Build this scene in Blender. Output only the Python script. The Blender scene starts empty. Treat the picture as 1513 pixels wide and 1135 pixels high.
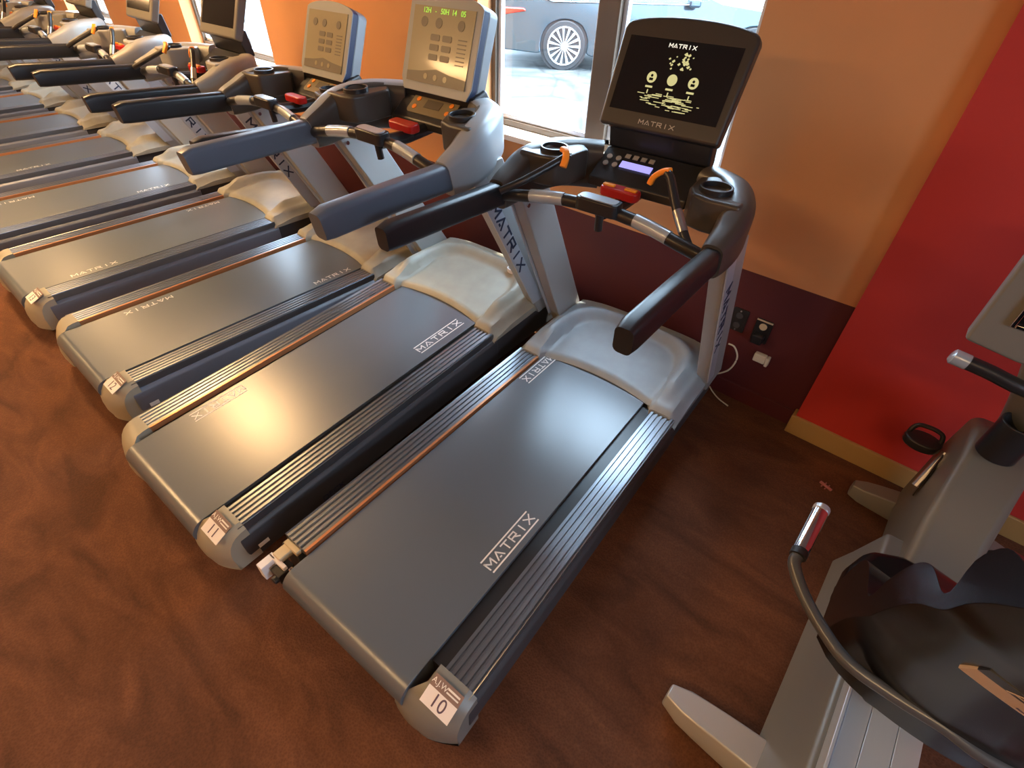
import bpy, bmesh, math, random
from mathutils import Vector, Matrix
random.seed(7)
sc = bpy.context.scene
COL = sc.collection
R = math.radians

# ------------------------------------------------------------------ camera
F_PX, PIT, YAW, ROL = 751.76, R(41.279), R(39.579), R(1.887)
CAM = Vector((0.270, -2.260, 1.776))
fw = Vector((-math.sin(YAW)*math.cos(PIT), math.cos(YAW)*math.cos(PIT), -math.sin(PIT)))
rt = Vector((math.cos(YAW), math.sin(YAW), 0)); up = rt.cross(fw)
c_, s_ = math.cos(ROL), math.sin(ROL)
r2 = c_*rt + s_*up; u2 = -s_*rt + c_*up
cd = bpy.data.cameras.new('camera'); cam = bpy.data.objects.new('camera', cd); COL.objects.link(cam)
cd.sensor_fit = 'HORIZONTAL'; cd.sensor_width = 36; cd.lens = F_PX/1513*36; cd.clip_start = .02; cd.clip_end = 300
m = Matrix.Identity(4)
for i in range(3):
    m[i][0], m[i][1], m[i][2], m[i][3] = r2[i], u2[i], -fw[i], CAM[i]
cam.matrix_world = m
sc.camera = cam
# ------------------------------------------------------------------ exposure, sky, sun
sc.view_settings.view_transform = 'Standard'; sc.view_settings.look = 'None'
sc.view_settings.exposure = 0.38; sc.view_settings.gamma = 1.0
try: sc.view_settings.use_curve_mapping = False
except Exception: pass
w = bpy.data.worlds.new('world'); sc.world = w; w.use_nodes = True
bg = w.node_tree.nodes['Background']; bg.inputs[0].default_value = (.60, .80, 1.0, 1); bg.inputs[1].default_value = 15
sun = bpy.data.lights.new('sun', 'SUN'); sun.energy = 9; sun.angle = R(.6); sun.color = (1, .86, .66)
so = bpy.data.objects.new('sun', sun); COL.objects.link(so)
sd = Vector((-.50, -.42, -1.9)).normalized()            # light travels this way: high sun, outside the window wall
so.rotation_euler = sd.to_track_quat('-Z', 'Y').to_euler()

# ------------------------------------------------------------------ materials
MATS = {}
def mat(name, col, rough=.5, metal=0., spec=.5, coat=0., noise=None, bump=None, emit=None, aniso=None):
    if name in MATS: return MATS[name]
    M = bpy.data.materials.new(name); M.use_nodes = True; N = M.node_tree.nodes; L = M.node_tree.links
    b = N['Principled BSDF']; col = tuple(col)+(1,)
    b.inputs['Base Color'].default_value = col; b.inputs['Roughness'].default_value = rough
    b.inputs['Metallic'].default_value = metal; b.inputs['Specular IOR Level'].default_value = spec
    b.inputs['Coat Weight'].default_value = coat; b.inputs['Coat Roughness'].default_value = .08
    tc = N.new('ShaderNodeTexCoord')
    if noise:
        sc_, amt, stretch = noise
        mp = N.new('ShaderNodeMapping'); mp.inputs['Scale'].default_value = stretch
        L.new(tc.outputs['Object'], mp.inputs['Vector'])
        n = N.new('ShaderNodeTexNoise'); n.inputs['Scale'].default_value = sc_; n.inputs['Detail'].default_value = 5
        L.new(mp.outputs[0], n.inputs['Vector'])
        r = N.new('ShaderNodeValToRGB'); r.color_ramp.elements[0].position = .3; r.color_ramp.elements[1].position = .7
        r.color_ramp.elements[0].color = tuple(max(0, c*(1-amt)) for c in col[:3])+(1,)
        r.color_ramp.elements[1].color = tuple(min(1, c*(1+amt)) for c in col[:3])+(1,)
        L.new(n.outputs['Fac'], r.inputs[0]); L.new(r.outputs[0], b.inputs['Base Color'])
        mr = N.new('ShaderNodeMapRange'); mr.inputs['To Min'].default_value = max(.02, rough-.08); mr.inputs['To Max'].default_value = rough+.08
        L.new(n.outputs['Fac'], mr.inputs[0]); L.new(mr.outputs[0], b.inputs['Roughness'])
    if bump:
        bs, st = bump
        n2 = N.new('ShaderNodeTexNoise'); n2.inputs['Scale'].default_value = bs; n2.inputs['Detail'].default_value = 3
        L.new(tc.outputs['Object'], n2.inputs['Vector'])
        bp = N.new('ShaderNodeBump'); bp.inputs['Strength'].default_value = st; bp.inputs['Distance'].default_value = .002
        L.new(n2.outputs['Fac'], bp.inputs['Height']); L.new(bp.outputs[0], b.inputs['Normal'])
    if emit:
        b.inputs['Emission Color'].default_value = tuple(emit[0])+(1,); b.inputs['Emission Strength'].default_value = emit[1]
    MATS[name] = M
    return M
BELT = mat('belt rubber', (.088, .110, .138), .32, spec=1.0)
RAIL = mat('ribbed aluminium', (.27, .29, .32), .30, metal=.85, noise=(9, .18, (1, .06, 1)))
EDGE = mat('orange rail lip', (.62, .27, .12), .3, metal=.5)  # orange strip along the inner edge, left rails only
SIDE = mat('charcoal side plastic', (.05, .053, .062), .45, bump=(500, .1))
SIDE_SKY = mat('sky tinted side', (.15, .17, .22), .35)  # blue sky reflected in the farther skirts, put into their base colour
SHROUD = mat('grey moulded plastic', (.27, .31, .34), .42, spec=.5, noise=(14, .07, (1, 1, 1)), bump=(700, .08))
SHROUD2 = mat('khaki grey moulded plastic', (.33, .325, .27), .42, spec=.5, noise=(14, .07, (1, 1, 1)))
CAPM = mat('end cap plastic', (.20, .20, .185), .4)
CAPM2 = mat('khaki end cap plastic', (.34, .32, .25), .4)
UPR = mat('satin silver paint', (.40, .40, .39), .38, metal=.35)
STRIP = mat('pale silver plate', (.52, .55, .60), .28, metal=.4)
NAVY = mat('navy lettering', (.02, .03, .07), .5)
BLACK = mat('black plastic', (.018, .018, .02), .32, bump=(600, .06))
ARM = mat('black rubber sleeve', (.014, .014, .016), .34, bump=(400, .1))
ARM_SKY = mat('sky tinted rubber sleeve', (.08, .095, .125), .33, bump=(400, .1))  # dark sleeve whose colour carries the blue sky reflection
POD = mat('dark bronze plastic', (.055, .047, .04), .36)
POD2 = mat('silver grey pod plastic', (.26, .28, .30), .34, spec=.5)
POD3 = mat('light grey pod plastic', (.27, .26, .24), .4)
CHROME = mat('chrome', (.8, .8, .82), .08, metal=1)
STEEL = mat('brushed steel', (.5, .5, .52), .28, metal=.9)
ORANGE = mat('orange plastic', (.95, .30, .02), .4)
AMBER = mat('amber plastic', (.85, .33, .03), .3)
REDP = mat('red stop plastic', (.42, .012, .01), .3)
PADS = mat('grip sensor plate', (.42, .48, .55), .25, metal=.35)
WHITE = mat('white print', (.78, .78, .78), .5)
PAPER = mat('paper label', (.80, .77, .78), .6)
INK = mat('pen ink', (.10, .07, .12), .6)
MAROONL = mat('label header', (.22, .15, .14), .5)
SCREEN = mat('dark screen glass', (.008, .008, .009), .12, coat=.2)
GOLD = mat('lit screen picture', (.1, .09, .04), .3, emit=((.85, .78, .35), .55))
GOLDD = mat('dim screen picture', (.05, .05, .03), .3, emit=((.50, .47, .22), .30))
LCD = mat('backlit lcd', (.2, .2, .5), .3, emit=((.42, .40, 1.0), .75))
KEYS = mat('grey keys', (.30, .28, .25), .4)
FACEP = mat('beige console face', (.24, .20, .12), .3, coat=.3)
FACED = mat('console face print', (.11, .09, .065), .35)
LEDG = mat('green led digits', (.1, .3, .05), .3, emit=((.40, .80, .08), .8))
CREAM = mat('cream plastic', (.62, .52, .34), .5)
BIKEG = mat('bike warm grey paint', (.21, .21, .195), .38, metal=.2)
BIKES = mat('bike silver paint', (.50, .52, .55), .28, metal=.4)
TRACK = mat('polished aluminium track', (.62, .68, .74), .3, metal=.5)
SEATM = mat('glossy black seat shell', (.005, .005, .006), .24, spec=.3)
TUBEG = mat('grey bent tube', (.09, .10, .115), .28, metal=.3)
BEIGEL = mat('beige label', (.62, .52, .42), .55)
WCORD = mat('white cord', (.7, .66, .52), .5)
PINK = mat('pink plastic', (.50, .20, .19), .5)
FRAME = mat('bronze window frame', (.13, .10, .075), .42, metal=.3)
FRAMEW = mat('bright aluminium frame', (.60, .64, .70), .35, metal=.5)
SILL = mat('pale sill board', (.82, .78, .76), .5)
CARP = mat('dark teal car paint', (.015, .045, .065), .16, metal=.3, coat=.8)
TYRE = mat('tyre rubber', (.03, .03, .032), .7)
ALLOY = mat('alloy wheel', (.75, .77, .8), .3, metal=.7)
TAIL = mat('tail light red', (.75, .03, .015), .2, coat=.5)
CGLASS = mat('car glass', (.03, .05, .06), .05, coat=.5)

def wallmat(name, col, rough=.75, amt=.05):
    return mat(name, col, rough, noise=(2.2, amt, (1, 1, 1)), bump=(160, .25))
ORW = wallmat('orange painted plaster', (.60, .28, .115))
MAW = wallmat('maroon painted plaster', (.085, .014, .018), .6)
REW = wallmat('red painted plaster', (.47, .030, .024), .7)
BBM = wallmat('tan baseboard vinyl', (.40, .26, .10), .5)
CEI = wallmat('ceiling tile', (.36, .33, .30), .9)

def floor_mat():
    M = bpy.data.materials.new('brown patterned carpet'); M.use_nodes = True; N = M.node_tree.nodes; L = M.node_tree.links
    b = N['Principled BSDF']; tc = N.new('ShaderNodeTexCoord')
    mp = N.new('ShaderNodeMapping'); mp.inputs['Scale'].default_value = (1, 2.4, 1); mp.inputs['Rotation'].default_value = (0, 0, R(35))
    L.new(tc.outputs['Object'], mp.inputs['Vector'])
    n = N.new('ShaderNodeTexNoise'); n.inputs['Scale'].default_value = 2.6; n.inputs['Detail'].default_value = 6; n.inputs['Distortion'].default_value = 1.3
    L.new(mp.outputs[0], n.inputs['Vector'])
    r = N.new('ShaderNodeValToRGB'); e = r.color_ramp.elements
    e[0].position = .32; e[0].color = (.095, .038, .020, 1); e[1].position = .68; e[1].color = (.185, .074, .036, 1)
    L.new(n.outputs['Fac'], r.inputs[0])
    ck = N.new('ShaderNodeTexVoronoi'); ck.inputs['Scale'].default_value = 150
    L.new(tc.outputs['Object'], ck.inputs['Vector'])
    mx = N.new('ShaderNodeMix'); mx.data_type = 'RGBA'; mx.blend_type = 'MULTIPLY'; mx.inputs[0].default_value = .35
    L.new(r.outputs[0], mx.inputs[6]); L.new(ck.outputs['Distance'], mx.inputs[7])
    L.new(mx.outputs[2], b.inputs['Base Color']); b.inputs['Roughness'].default_value = .85
    b.inputs['Specular IOR Level'].default_value = .25
    bp = N.new('ShaderNodeBump'); bp.inputs['Strength'].default_value = .5; bp.inputs['Distance'].default_value = .004
    L.new(ck.outputs['Distance'], bp.inputs['Height']); L.new(bp.outputs[0], b.inputs['Normal'])
    return M
FLOOR = floor_mat()
def ground_mat():
    M = bpy.data.materials.new('pale stone paving'); M.use_nodes = True; N = M.node_tree.nodes; L = M.node_tree.links
    b = N['Principled BSDF']; tc = N.new('ShaderNodeTexCoord')
    n = N.new('ShaderNodeTexNoise'); n.inputs['Scale'].default_value = 2.2; n.inputs['Detail'].default_value = 8
    L.new(tc.outputs['Object'], n.inputs['Vector'])
    r = N.new('ShaderNodeValToRGB'); e = r.color_ramp.elements
    e[0].position = .38; e[0].color = (.040, .047, .048, 1); e[1].position = .60; e[1].color = (.095, .100, .100, 1)
    L.new(n.outputs['Fac'], r.inputs[0])
    v = N.new('ShaderNodeTexVoronoi'); v.feature = 'DISTANCE_TO_EDGE'; v.inputs['Scale'].default_value = .8
    L.new(tc.outputs['Object'], v.inputs['Vector'])
    cr = N.new('ShaderNodeValToRGB'); cr.color_ramp.elements[0].position = .0; cr.color_ramp.elements[0].color = (.45, .45, .45, 1)
    cr.color_ramp.elements[1].position = .03; cr.color_ramp.elements[1].color = (1, 1, 1, 1)
    L.new(v.outputs['Distance'], cr.inputs[0])
    mx = N.new('ShaderNodeMix'); mx.data_type = 'RGBA'; mx.blend_type = 'MULTIPLY'; mx.inputs[0].default_value = 1
    L.new(r.outputs[0], mx.inputs[6]); L.new(cr.outputs[0], mx.inputs[7]); L.new(mx.outputs[2], b.inputs['Base Color'])
    b.inputs['Roughness'].default_value = .8
    return M
GROUND = ground_mat()
def glass_mat():
    M = bpy.data.materials.new('window glass'); M.use_nodes = True; N = M.node_tree.nodes; L = M.node_tree.links
    N.remove(N['Principled BSDF'])
    t = N.new('ShaderNodeBsdfTransparent'); t.inputs[0].default_value = (.97, .99, 1, 1)
    g = N.new('ShaderNodeBsdfGlossy'); g.inputs['Roughness'].default_value = .02
    x = N.new('ShaderNodeMixShader'); x.inputs[0].default_value = .05
    L.new(t.outputs[0], x.inputs[1]); L.new(g.outputs[0], x.inputs[2]); L.new(x.outputs[0], N['Material Output'].inputs[0])
    return M
GLASS = glass_mat()

# ------------------------------------------------------------------ mesh helpers
def box(bm, x0, x1, y0, y1, z0, z1):
    v = [bm.verts.new((x, y, z)) for x in (x0, x1) for y in (y0, y1) for z in (z0, z1)]
    for f in ((0,1,3,2),(4,6,7,5),(0,4,5,1),(2,3,7,6),(0,2,6,4),(1,5,7,3)): bm.faces.new([v[i] for i in f])
def prism(bm, poly, axis, a, b):
    def P(u, v, t):
        return {'x': (t, u, v), 'y': (u, t, v), 'z': (u, v, t)}[axis]
    A = [bm.verts.new(P(u, v, a)) for u, v in poly]; B = [bm.verts.new(P(u, v, b)) for u, v in poly]
    n = len(poly); bm.faces.new(A); bm.faces.new(B[::-1])
    for i in range(n): bm.faces.new((A[i], B[i], B[(i+1) % n], A[(i+1) % n]))
def smooth_path(pts, n=6):
    pts = [Vector(p) for p in pts]
    if len(pts) < 3: return pts
    out = []
    for i in range(len(pts)-1):
        p0 = pts[max(i-1, 0)]; p1 = pts[i]; p2 = pts[i+1]; p3 = pts[min(i+2, len(pts)-1)]
        for k in range(n):
            t = k/n
            out.append(.5*((2*p1)+(p2-p0)*t+(2*p0-5*p1+4*p2-p3)*t*t+(3*p1-p0-3*p2+p3)*t**3))
    out.append(pts[-1]); return out
def sweep(bm, pts, section, upv=Vector((0, 0, 1)), scales=None):
    rings = []; n = len(pts)
    for i, p in enumerate(pts):
        d = (pts[min(i+1, n-1)]-pts[max(i-1, 0)]).normalized()
        s = d.cross(upv)
        if s.length < 1e-4: s = d.cross(Vector((0, 1, 0)))
        s.normalize(); u = s.cross(d).normalized()
        k = scales[i] if scales else 1
        rings.append([bm.verts.new(p+s*a*k+u*b*k) for a, b in section])
    m_ = len(section)
    for i in range(n-1):
        for j in range(m_):
            bm.faces.new((rings[i][j], rings[i][(j+1) % m_], rings[i+1][(j+1) % m_], rings[i+1][j]))
    bm.faces.new(rings[0][::-1]); bm.faces.new(rings[-1])
def circ(r, n=16): return [(r*math.cos(2*math.pi*i/n), r*math.sin(2*math.pi*i/n)) for i in range(n)]
def rrect(w_, h_, r, n=4):
    o = []
    for cx, cy, a0 in ((w_/2-r, h_/2-r, 0), (-w_/2+r, h_/2-r, 90), (-w_/2+r, -h_/2+r, 180), (w_/2-r, -h_/2+r, 270)):
        for k in range(n+1):
            a = R(a0+90*k/n); o.append((cx+r*math.cos(a), cy+r*math.sin(a)))
    return o
def tube(bm, pts, r, n=14, sm=True): sweep(bm, smooth_path(pts) if sm else [Vector(p) for p in pts], circ(r, n))
def cyl(bm, c, r, h, axis='z', n=24, r2_=None):
    c = Vector(c); r2_ = r if r2_ is None else r2_
    ax = {'x': (Vector((0,1,0)), Vector((0,0,1)), Vector((1,0,0))), 'y': (Vector((0,0,1)), Vector((1,0,0)), Vector((0,1,0))), 'z': (Vector((1,0,0)), Vector((0,1,0)), Vector((0,0,1)))}[axis]
    A = [bm.verts.new(c+ax[0]*r*math.cos(2*math.pi*i/n)+ax[1]*r*math.sin(2*math.pi*i/n)) for i in range(n)]
    B = [bm.verts.new(c+ax[2]*h+ax[0]*r2_*math.cos(2*math.pi*i/n)+ax[1]*r2_*math.sin(2*math.pi*i/n)) for i in range(n)]
    bm.faces.new(A[::-1]); bm.faces.new(B)
    for i in range(n): bm.faces.new((A[i], A[(i+1) % n], B[(i+1) % n], B[i]))
def ring_wall(bm, c, ro, ri, h, n=28):
    c = Vector(c); R4 = []
    for rr, z in ((ro, 0), (ro, h), (ri, h), (ri, 0)):
        R4.append([bm.verts.new(c+Vector((rr*math.cos(2*math.pi*i/n), rr*math.sin(2*math.pi*i/n), z))) for i in range(n)])
    for k in range(4):
        A, B = R4[k], R4[(k+1) % 4]
        for i in range(n): bm.faces.new((A[i], A[(i+1) % n], B[(i+1) % n], B[i]))
def finish(bm, name, m_, smooth=True):
    bmesh.ops.recalc_face_normals(bm, faces=bm.faces)
    me = bpy.data.meshes.new(name); bm.to_mesh(me); bm.free()
    for x in (m_ if isinstance(m_, (list, tuple)) else [m_]): me.materials.append(x)
    if smooth: me.set_sharp_from_angle(angle=R(35))
    for p in me.polygons: p.use_smooth = smooth
    return me
def obj(name, bm, m_, parent=None, bevel=0, seg=2, loc=None, rot=None, smooth=True):
    me = finish(bm, name, m_, smooth) if isinstance(bm, bmesh.types.BMesh) else bm
    o = bpy.data.objects.new(name, me); COL.objects.link(o)
    if parent: o.parent = parent
    if loc is not None: o.location = loc
    if rot is not None: o.rotation_euler = rot
    if bevel:
        b = o.modifiers.new('bevel', 'BEVEL'); b.width = bevel; b.segments = seg; b.limit_method = 'ANGLE'; b.angle_limit = R(30)
        b.harden_normals = True
    return o
def root(name, loc, rz=0, rx=0):
    o = bpy.data.objects.new(name, None); COL.objects.link(o); o.location = loc; o.rotation_euler = (rx, 0, rz)
    o.empty_display_size = .1; return o
def tag(o, label=None, cat=None, group=None, kind=None):
    if label: o['label'] = label
    if cat: o['category'] = cat
    if group: o['group'] = group
    if kind: o['kind'] = kind
    return o
def B(): return bmesh.new()
def mapped(bm, org, ex, ey):
    """turn geometry drawn in (x along ex, y along ey, z along normal) into place"""
    ex = Vector(ex).normalized(); ey = Vector(ey).normalized(); ez = ex.cross(ey)
    M = Matrix((ex, ey, ez)).transposed().to_4x4(); M.translation = Vector(org)
    bmesh.ops.transform(bm, matrix=M, verts=bm.verts); return bm
# stroke lettering -------------------------------------------------
ST = {'M': [((0,0),(0,1)),((0,1),(.5,.35)),((.5,.35),(1,1)),((1,1),(1,0))],
      'A': [((0,0),(.5,1)),((.5,1),(1,0)),((.42,.12),(.58,.12))],
      'T': [((0,1),(1,1)),((.5,1),(.5,0))],
      'R': [((0,0),(0,1)),((0,1),(.9,1)),((.9,1),(.9,.5)),((.9,.5),(0,.5)),((.45,.5),(1,0))],
      'I': [((.5,0),(.5,1))], 'X': [((0,0),(1,1)),((0,1),(1,0))]}
def strokes(bm, word, h, adv, lw, z0=0, z1=.0008, wid=.72, lines=False, clip=0):
    def seg(a, b):
        a = Vector(a); b = Vector(b); d = (b-a).normalized(); n = Vector((-d.y, d.x))*lw/2; a -= d*lw*.4; b += d*lw*.4
        prism(bm, [tuple(a+n), tuple(a-n), tuple(b-n), tuple(b+n)], 'z', z0, z1)
    L = adv*len(word)
    for i, ch in enumerate(word):
        for p, q in ST[ch]:
            seg((i*adv+p[0]*adv*wid-L/2, p[1]*h-h/2), (i*adv+q[0]*adv*wid-L/2, q[1]*h-h/2))
    if lines:
        for yy in (h*.95, -h*.95): seg((-L/2, yy), (L/2-adv*.2, yy))
    return bm
def font_bm(s, size, depth=.0006):
    cu = bpy.data.curves.new('t', 'FONT'); cu.body = s; cu.size = size; cu.extrude = depth; cu.align_x = 'CENTER'; cu.align_y = 'CENTER'
    o = bpy.data.objects.new('t', cu); COL.objects.link(o)
    dg = bpy.context.evaluated_depsgraph_get(); dg.update()
    me = bpy.data.meshes.new_from_object(o.evaluated_get(dg))
    bpy.data.objects.remove(o); bpy.data.curves.remove(cu)
    bm = B(); bm.from_mesh(me); bpy.data.meshes.remove(me); return bm

# ------------------------------------------------------------------ the room
YW = 0.0
WZ0, WZ1 = 0.975, 2.45
WINS = [(-1.90, -.50), (-5.45, -4.05), (-8.75, -7.35), (-12.05, -10.65)]
def struct(name, bm, m_, bevel=0): return tag(obj(name, bm, m_, bevel=bevel, smooth=False), kind='structure')
bm = B(); box(bm, -15, 3.2, -6.0, .02, -.1, 0); struct('floor', bm, FLOOR)
bm = B(); box(bm, -15, 3.2, -6.0, .2, 2.95, 3.05); struct('ceiling', bm, CEI)
bm = B(); xs = -15
for a, b_ in sorted(WINS):
    box(bm, xs, a, 0, .2, .68, 2.95); box(bm, a, b_, 0, .2, .68, WZ0-.03); box(bm, a, b_, 0, .2, WZ1, 2.95); xs = b_
box(bm, xs, .2, 0, .2, .68, 2.95)
struct('wall_front', bm, ORW)
bm = B(); box(bm, -15, .2, 0, .2, 0, .68); struct('wall_wainscot', bm, MAW)
bm = B(); box(bm, .2, 3.2, -.05, .2, 0, 2.95); struct('wall_projecting', bm, REW)
bm = B(); box(bm, .19, 3.2, -.066, -.05, 0, .105); box(bm, .185, .2, -.066, 0, 0, .105); struct('baseboard_front', bm, BBM, .004)
bm = B(); box(bm, -15, .183, -.012, 0, 0, .09); struct('baseboard_wainscot', bm, MAW, .003)
bm = B(); RWY, RWZ = (-3.2, -1.7), (1.3, 2.3)
box(bm, 3.2, 3.3, -6, RWY[0], 0, 3); box(bm, 3.2, 3.3, RWY[1], .2, 0, 3); box(bm, 3.2, 3.3, RWY[0], RWY[1], 0, RWZ[0]); box(bm, 3.2, 3.3, RWY[0], RWY[1], RWZ[1], 3)
struct('wall_right', bm, REW)
bm = B()
for k in range(3): box(bm, 3.22, 3.28, RWY[0]+k*.72, RWY[0]+k*.72+.06, *RWZ)
box(bm, 3.22, 3.28, *RWY, RWZ[0], RWZ[0]+.05); box(bm, 3.22, 3.28, *RWY, RWZ[1]-.05, RWZ[1]); wf = struct('window_9', bm, FRAME)  # unseen window, placed to match the cool light from the right
bm = B(); box(bm, 3.248, 3.252, *RWY, *RWZ); obj('glass_pane', bm, GLASS, wf)
p = bpy.data.lights.new('daylight_portal', 'AREA'); p.shape = 'RECTANGLE'; p.size = RWZ[1]-RWZ[0]; p.size_y = RWY[1]-RWY[0]; p.cycles.is_portal = True
po = bpy.data.objects.new('daylight_portal', p); COL.objects.link(po); po.location = (3.32, sum(RWY)/2, sum(RWZ)/2); po.rotation_euler = (0, R(90), 0)
bm = B(); box(bm, -15.1, -15, -6, .2, 0, 3); struct('wall_left', bm, ORW)
bm = B(); box(bm, -15, 3.2, -6.1, -6.0, 0, 3); struct('wall_back', bm, ORW)
for i, (a, b_) in enumerate(sorted(WINS, reverse=True)):
    n = i+1
    fr = tag(root('window_%d' % n, ((a+b_)/2, .14, WZ0)), kind='structure')
    cx = (a+b_)/2
    def loc(bm_): bmesh.ops.translate(bm_, verts=bm_.verts, vec=(-cx, -.14, -WZ0)); return bm_
    bm = B(); f0, f1 = .10, .17
    box(bm, a, a+.03, f0, f1, WZ0, WZ1); box(bm, b_-.03, b_, f0, f1, WZ0, WZ1)
    box(bm, a, b_, f0, f1, WZ1-.04, WZ1); box(bm, a, b_, f0, f1, WZ0, WZ0+.03)
    box(bm, cx-.05, cx+.06, f0-.01, f1, WZ0, WZ1)
    obj('window_frame', loc(bm), FRAME, fr, .004)
    bm = B()
    for u, v in ((a+.03, cx-.05), (cx+.06, b_-.03)):
        box(bm, u, u+.022, .12, .15, WZ0+.03, WZ1-.04); box(bm, v-.022, v, .12, .15, WZ0+.03, WZ1-.04)
        box(bm, u, v, .12, .15, WZ0+.03, WZ0+.055)
    obj('sash', loc(bm), FRAMEW, fr, .003)
    bm = B(); box(bm, a+.04, cx-.05, .134, .138, WZ0+.04, WZ1-.05); box(bm, cx+.06, b_-.04, .134, .138, WZ0+.04, WZ1-.05)
    obj('glass_pane', loc(bm), GLASS, fr)
    bm = B(); box(bm, a-.02, b_+.02, -.03, .11, WZ0-.03, WZ0); obj('window_sill', loc(bm), SILL, fr, .004)
    p = bpy.data.lights.new('daylight_portal', 'AREA'); p.shape = 'RECTANGLE'; p.size = b_-a; p.size_y = WZ1-WZ0; p.cycles.is_portal = True
    po = bpy.data.objects.new('daylight_portal', p); COL.objects.link(po); po.location = (cx, .22, (WZ0+WZ1)/2); po.rotation_euler = (R(-90), 0, 0)

# ceiling lights: warm lamps
def ceiling_lamp(x, y, power, sx=1.2, sy=.3, colr=(1, .60, .26)):
    t = root('ceiling_light', (x, y, 2.95)); tag(t, kind='structure')
    bm = B(); box(bm, -sx/2-.03, sx/2+.03, -sy/2-.03, sy/2+.03, -.05, 0); obj('lamp_housing', bm, WHITE, t, .005)
    bm = B(); box(bm, -sx/2, sx/2, -sy/2, sy/2, -.055, -.05)
    obj('diffuser', bm, mat('warm diffuser %d' % power, (.9, .8, .6), .4, emit=(colr, power/(sx*sy*3.14))), t)
LAMPS = [(-4.4, -1.6, 90), (-4.6, -4.2, 95), (-1.5, -4.4, 34), (1.1, -3.5, 26), (-8.2, -1.7, 42), (-8.2, -4.2, 40), (-11.8, -2.5, 42)]  # rightmost lamp is added to brighten the orange wall by the window
for x, y, p in LAMPS: ceiling_lamp(x, y, p, .9 if p == 90 else 1.2)

# ------------------------------------------------------------------ outside
bm = B(); box(bm, -40, 30, .2, 60, .05, .15); tag(obj('parking_lot', bm, GROUND, smooth=False), kind='structure')

def build_car():
    t = tag(root('parked_car', (-5.44, 5.67, .15), R(37)), 'dark saloon car with red tail light and many-spoked alloy wheels parked outside the window', 'car')
    # local: x forward from rear axle, y left side (away), near side at y=0
    rear, front, W = -1.12, 3.85, 1.85
    prof = [(-1.10, .36), (-1.14, .55), (-1.13, .80), (-1.08, .98), (-.95, 1.07), (-.55, 1.12), (.0, 1.38), (.45, 1.47), (1.15, 1.47), (1.85, 1.30), (2.35, 1.06), (3.3, .92), (3.75, .75), (3.85, .5), (3.8, .28)]
    low = [(3.8, .22), (3.35, .22)]
    def arch(cx): return [(cx+.38*math.cos(a), .33+.38*math.sin(a)) for a in [R(k) for k in range(-15, 196, 15)]]
    low += arch(2.95)+[(2.5, .2), (.45, .2)]+arch(0)+[(-.45, .22), (-1.0, .26)]
    poly = prof+low
    bm = B(); prism(bm, poly, 'y', .0, W)
    for v in bm.verts:
        if v.co.z > .95:
            k = min(1, (v.co.z-.95)/.5)*.24; v.co.y += k if v.co.y < W/2 else -k
    obj('car_body', bm, CARP, t, .018, 2)
    bm = B(); cyl(bm, (0, .03, .345), .385, W-.06, 'y', 36); cyl(bm, (2.95, .03, .345), .385, W-.06, 'y', 36); obj('wheel_well', bm, TYRE, t)
    for cx in (0, 2.95):
        for side in (0, 1):
            y0 = -.01 if side == 0 else W-.21
            bm = B(); cyl(bm, (cx, y0, .33), .34, .22, 'y', 40)
            wheel = obj('wheel', bm, TYRE, t, .02, 3)
            bm = B(); yf = y0-.012 if side == 0 else y0+.22
            sg = 1
            # rim ring
            ringo = [(.255*math.cos(2*math.pi*i/40), .255*math.sin(2*math.pi*i/40)) for i in range(40)]
            pts = [Vector((cx+a, yf, .33+b2)) for a, b2 in ringo]
            for i in range(40):
                a, b2 = pts[i], pts[(i+1) % 40]
                tube(bm, [a, b2], .012, 6, False)
            for i in range(15):
                a = 2*math.pi*i/15
                for da in (-.05, .05):
                    tube(bm, [(cx+.05*math.cos(a), yf, .33+.05*math.sin(a)), (cx+.25*math.cos(a+da), yf, .33+.25*math.sin(a+da))], .008, 5, False)
            cyl(bm, (cx, yf-.015, .33), .05, .03, 'y', 16)
            obj('alloy_spokes', bm, ALLOY, wheel)
    bm = B(); prism(bm, [(-.30, 1.08), (.10, 1.33), (.50, 1.40), (1.1, 1.40), (1.9, 1.12), (1.9, 1.05), (-.2, 1.03)], 'y', -.004, .03)
    for v in bm.verts: v.co.y += max(0, (v.co.z-.95)/.5*.24)-.004
    win = obj('side_window', bm, CGLASS, t)
    bm = B()
    P = [(-.34, 1.06), (.08, 1.36), (.50, 1.43), (1.12, 1.43), (1.95, 1.10), (1.93, 1.03), (-.22, 1.01), (-.34, 1.06)]
    for i in range(len(P)-1):
        a, b2 = P[i], P[i+1]
        tube(bm, [(a[0], (a[1]-.95)/.5*.24-.008, a[1]), (b2[0], (b2[1]-.95)/.5*.24-.008, b2[1])], .013, 6, False)
    obj('chrome_trim', bm, CHROME, t)
    bm = B(); prism(bm, [(-1.14, .76), (-.95, .76), (-.62, .83), (-.66, .88), (-1.13, .89)], 'y', -.012, .3); obj('tail_light', bm, TAIL, t, .02)
    bm = B(); box(bm, -1.145, -.98, -.008, .3, .46, .50); obj('reflector', bm, TAIL, t, .01)
    bm = B(); box(bm, .72, .95, -.03, .0, .88, .91); obj('door_handle', bm, CARP, t, .008)
    bm = B(); box(bm, 1.82, 2.0, -.17, .02, 1.0, 1.14); obj('wing_mirror', bm, CARP, t, .03)
    return t
def squash(t):
    for o in t.children_recursive:
        if o.type == 'MESH' and not o.name.startswith(('wheel', 'alloy')):
            for v in o.data.vertices:
                if v.co.z > .6: v.co.z = .6+(v.co.z-.6)*.74
    return t
squash(build_car())

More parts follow.
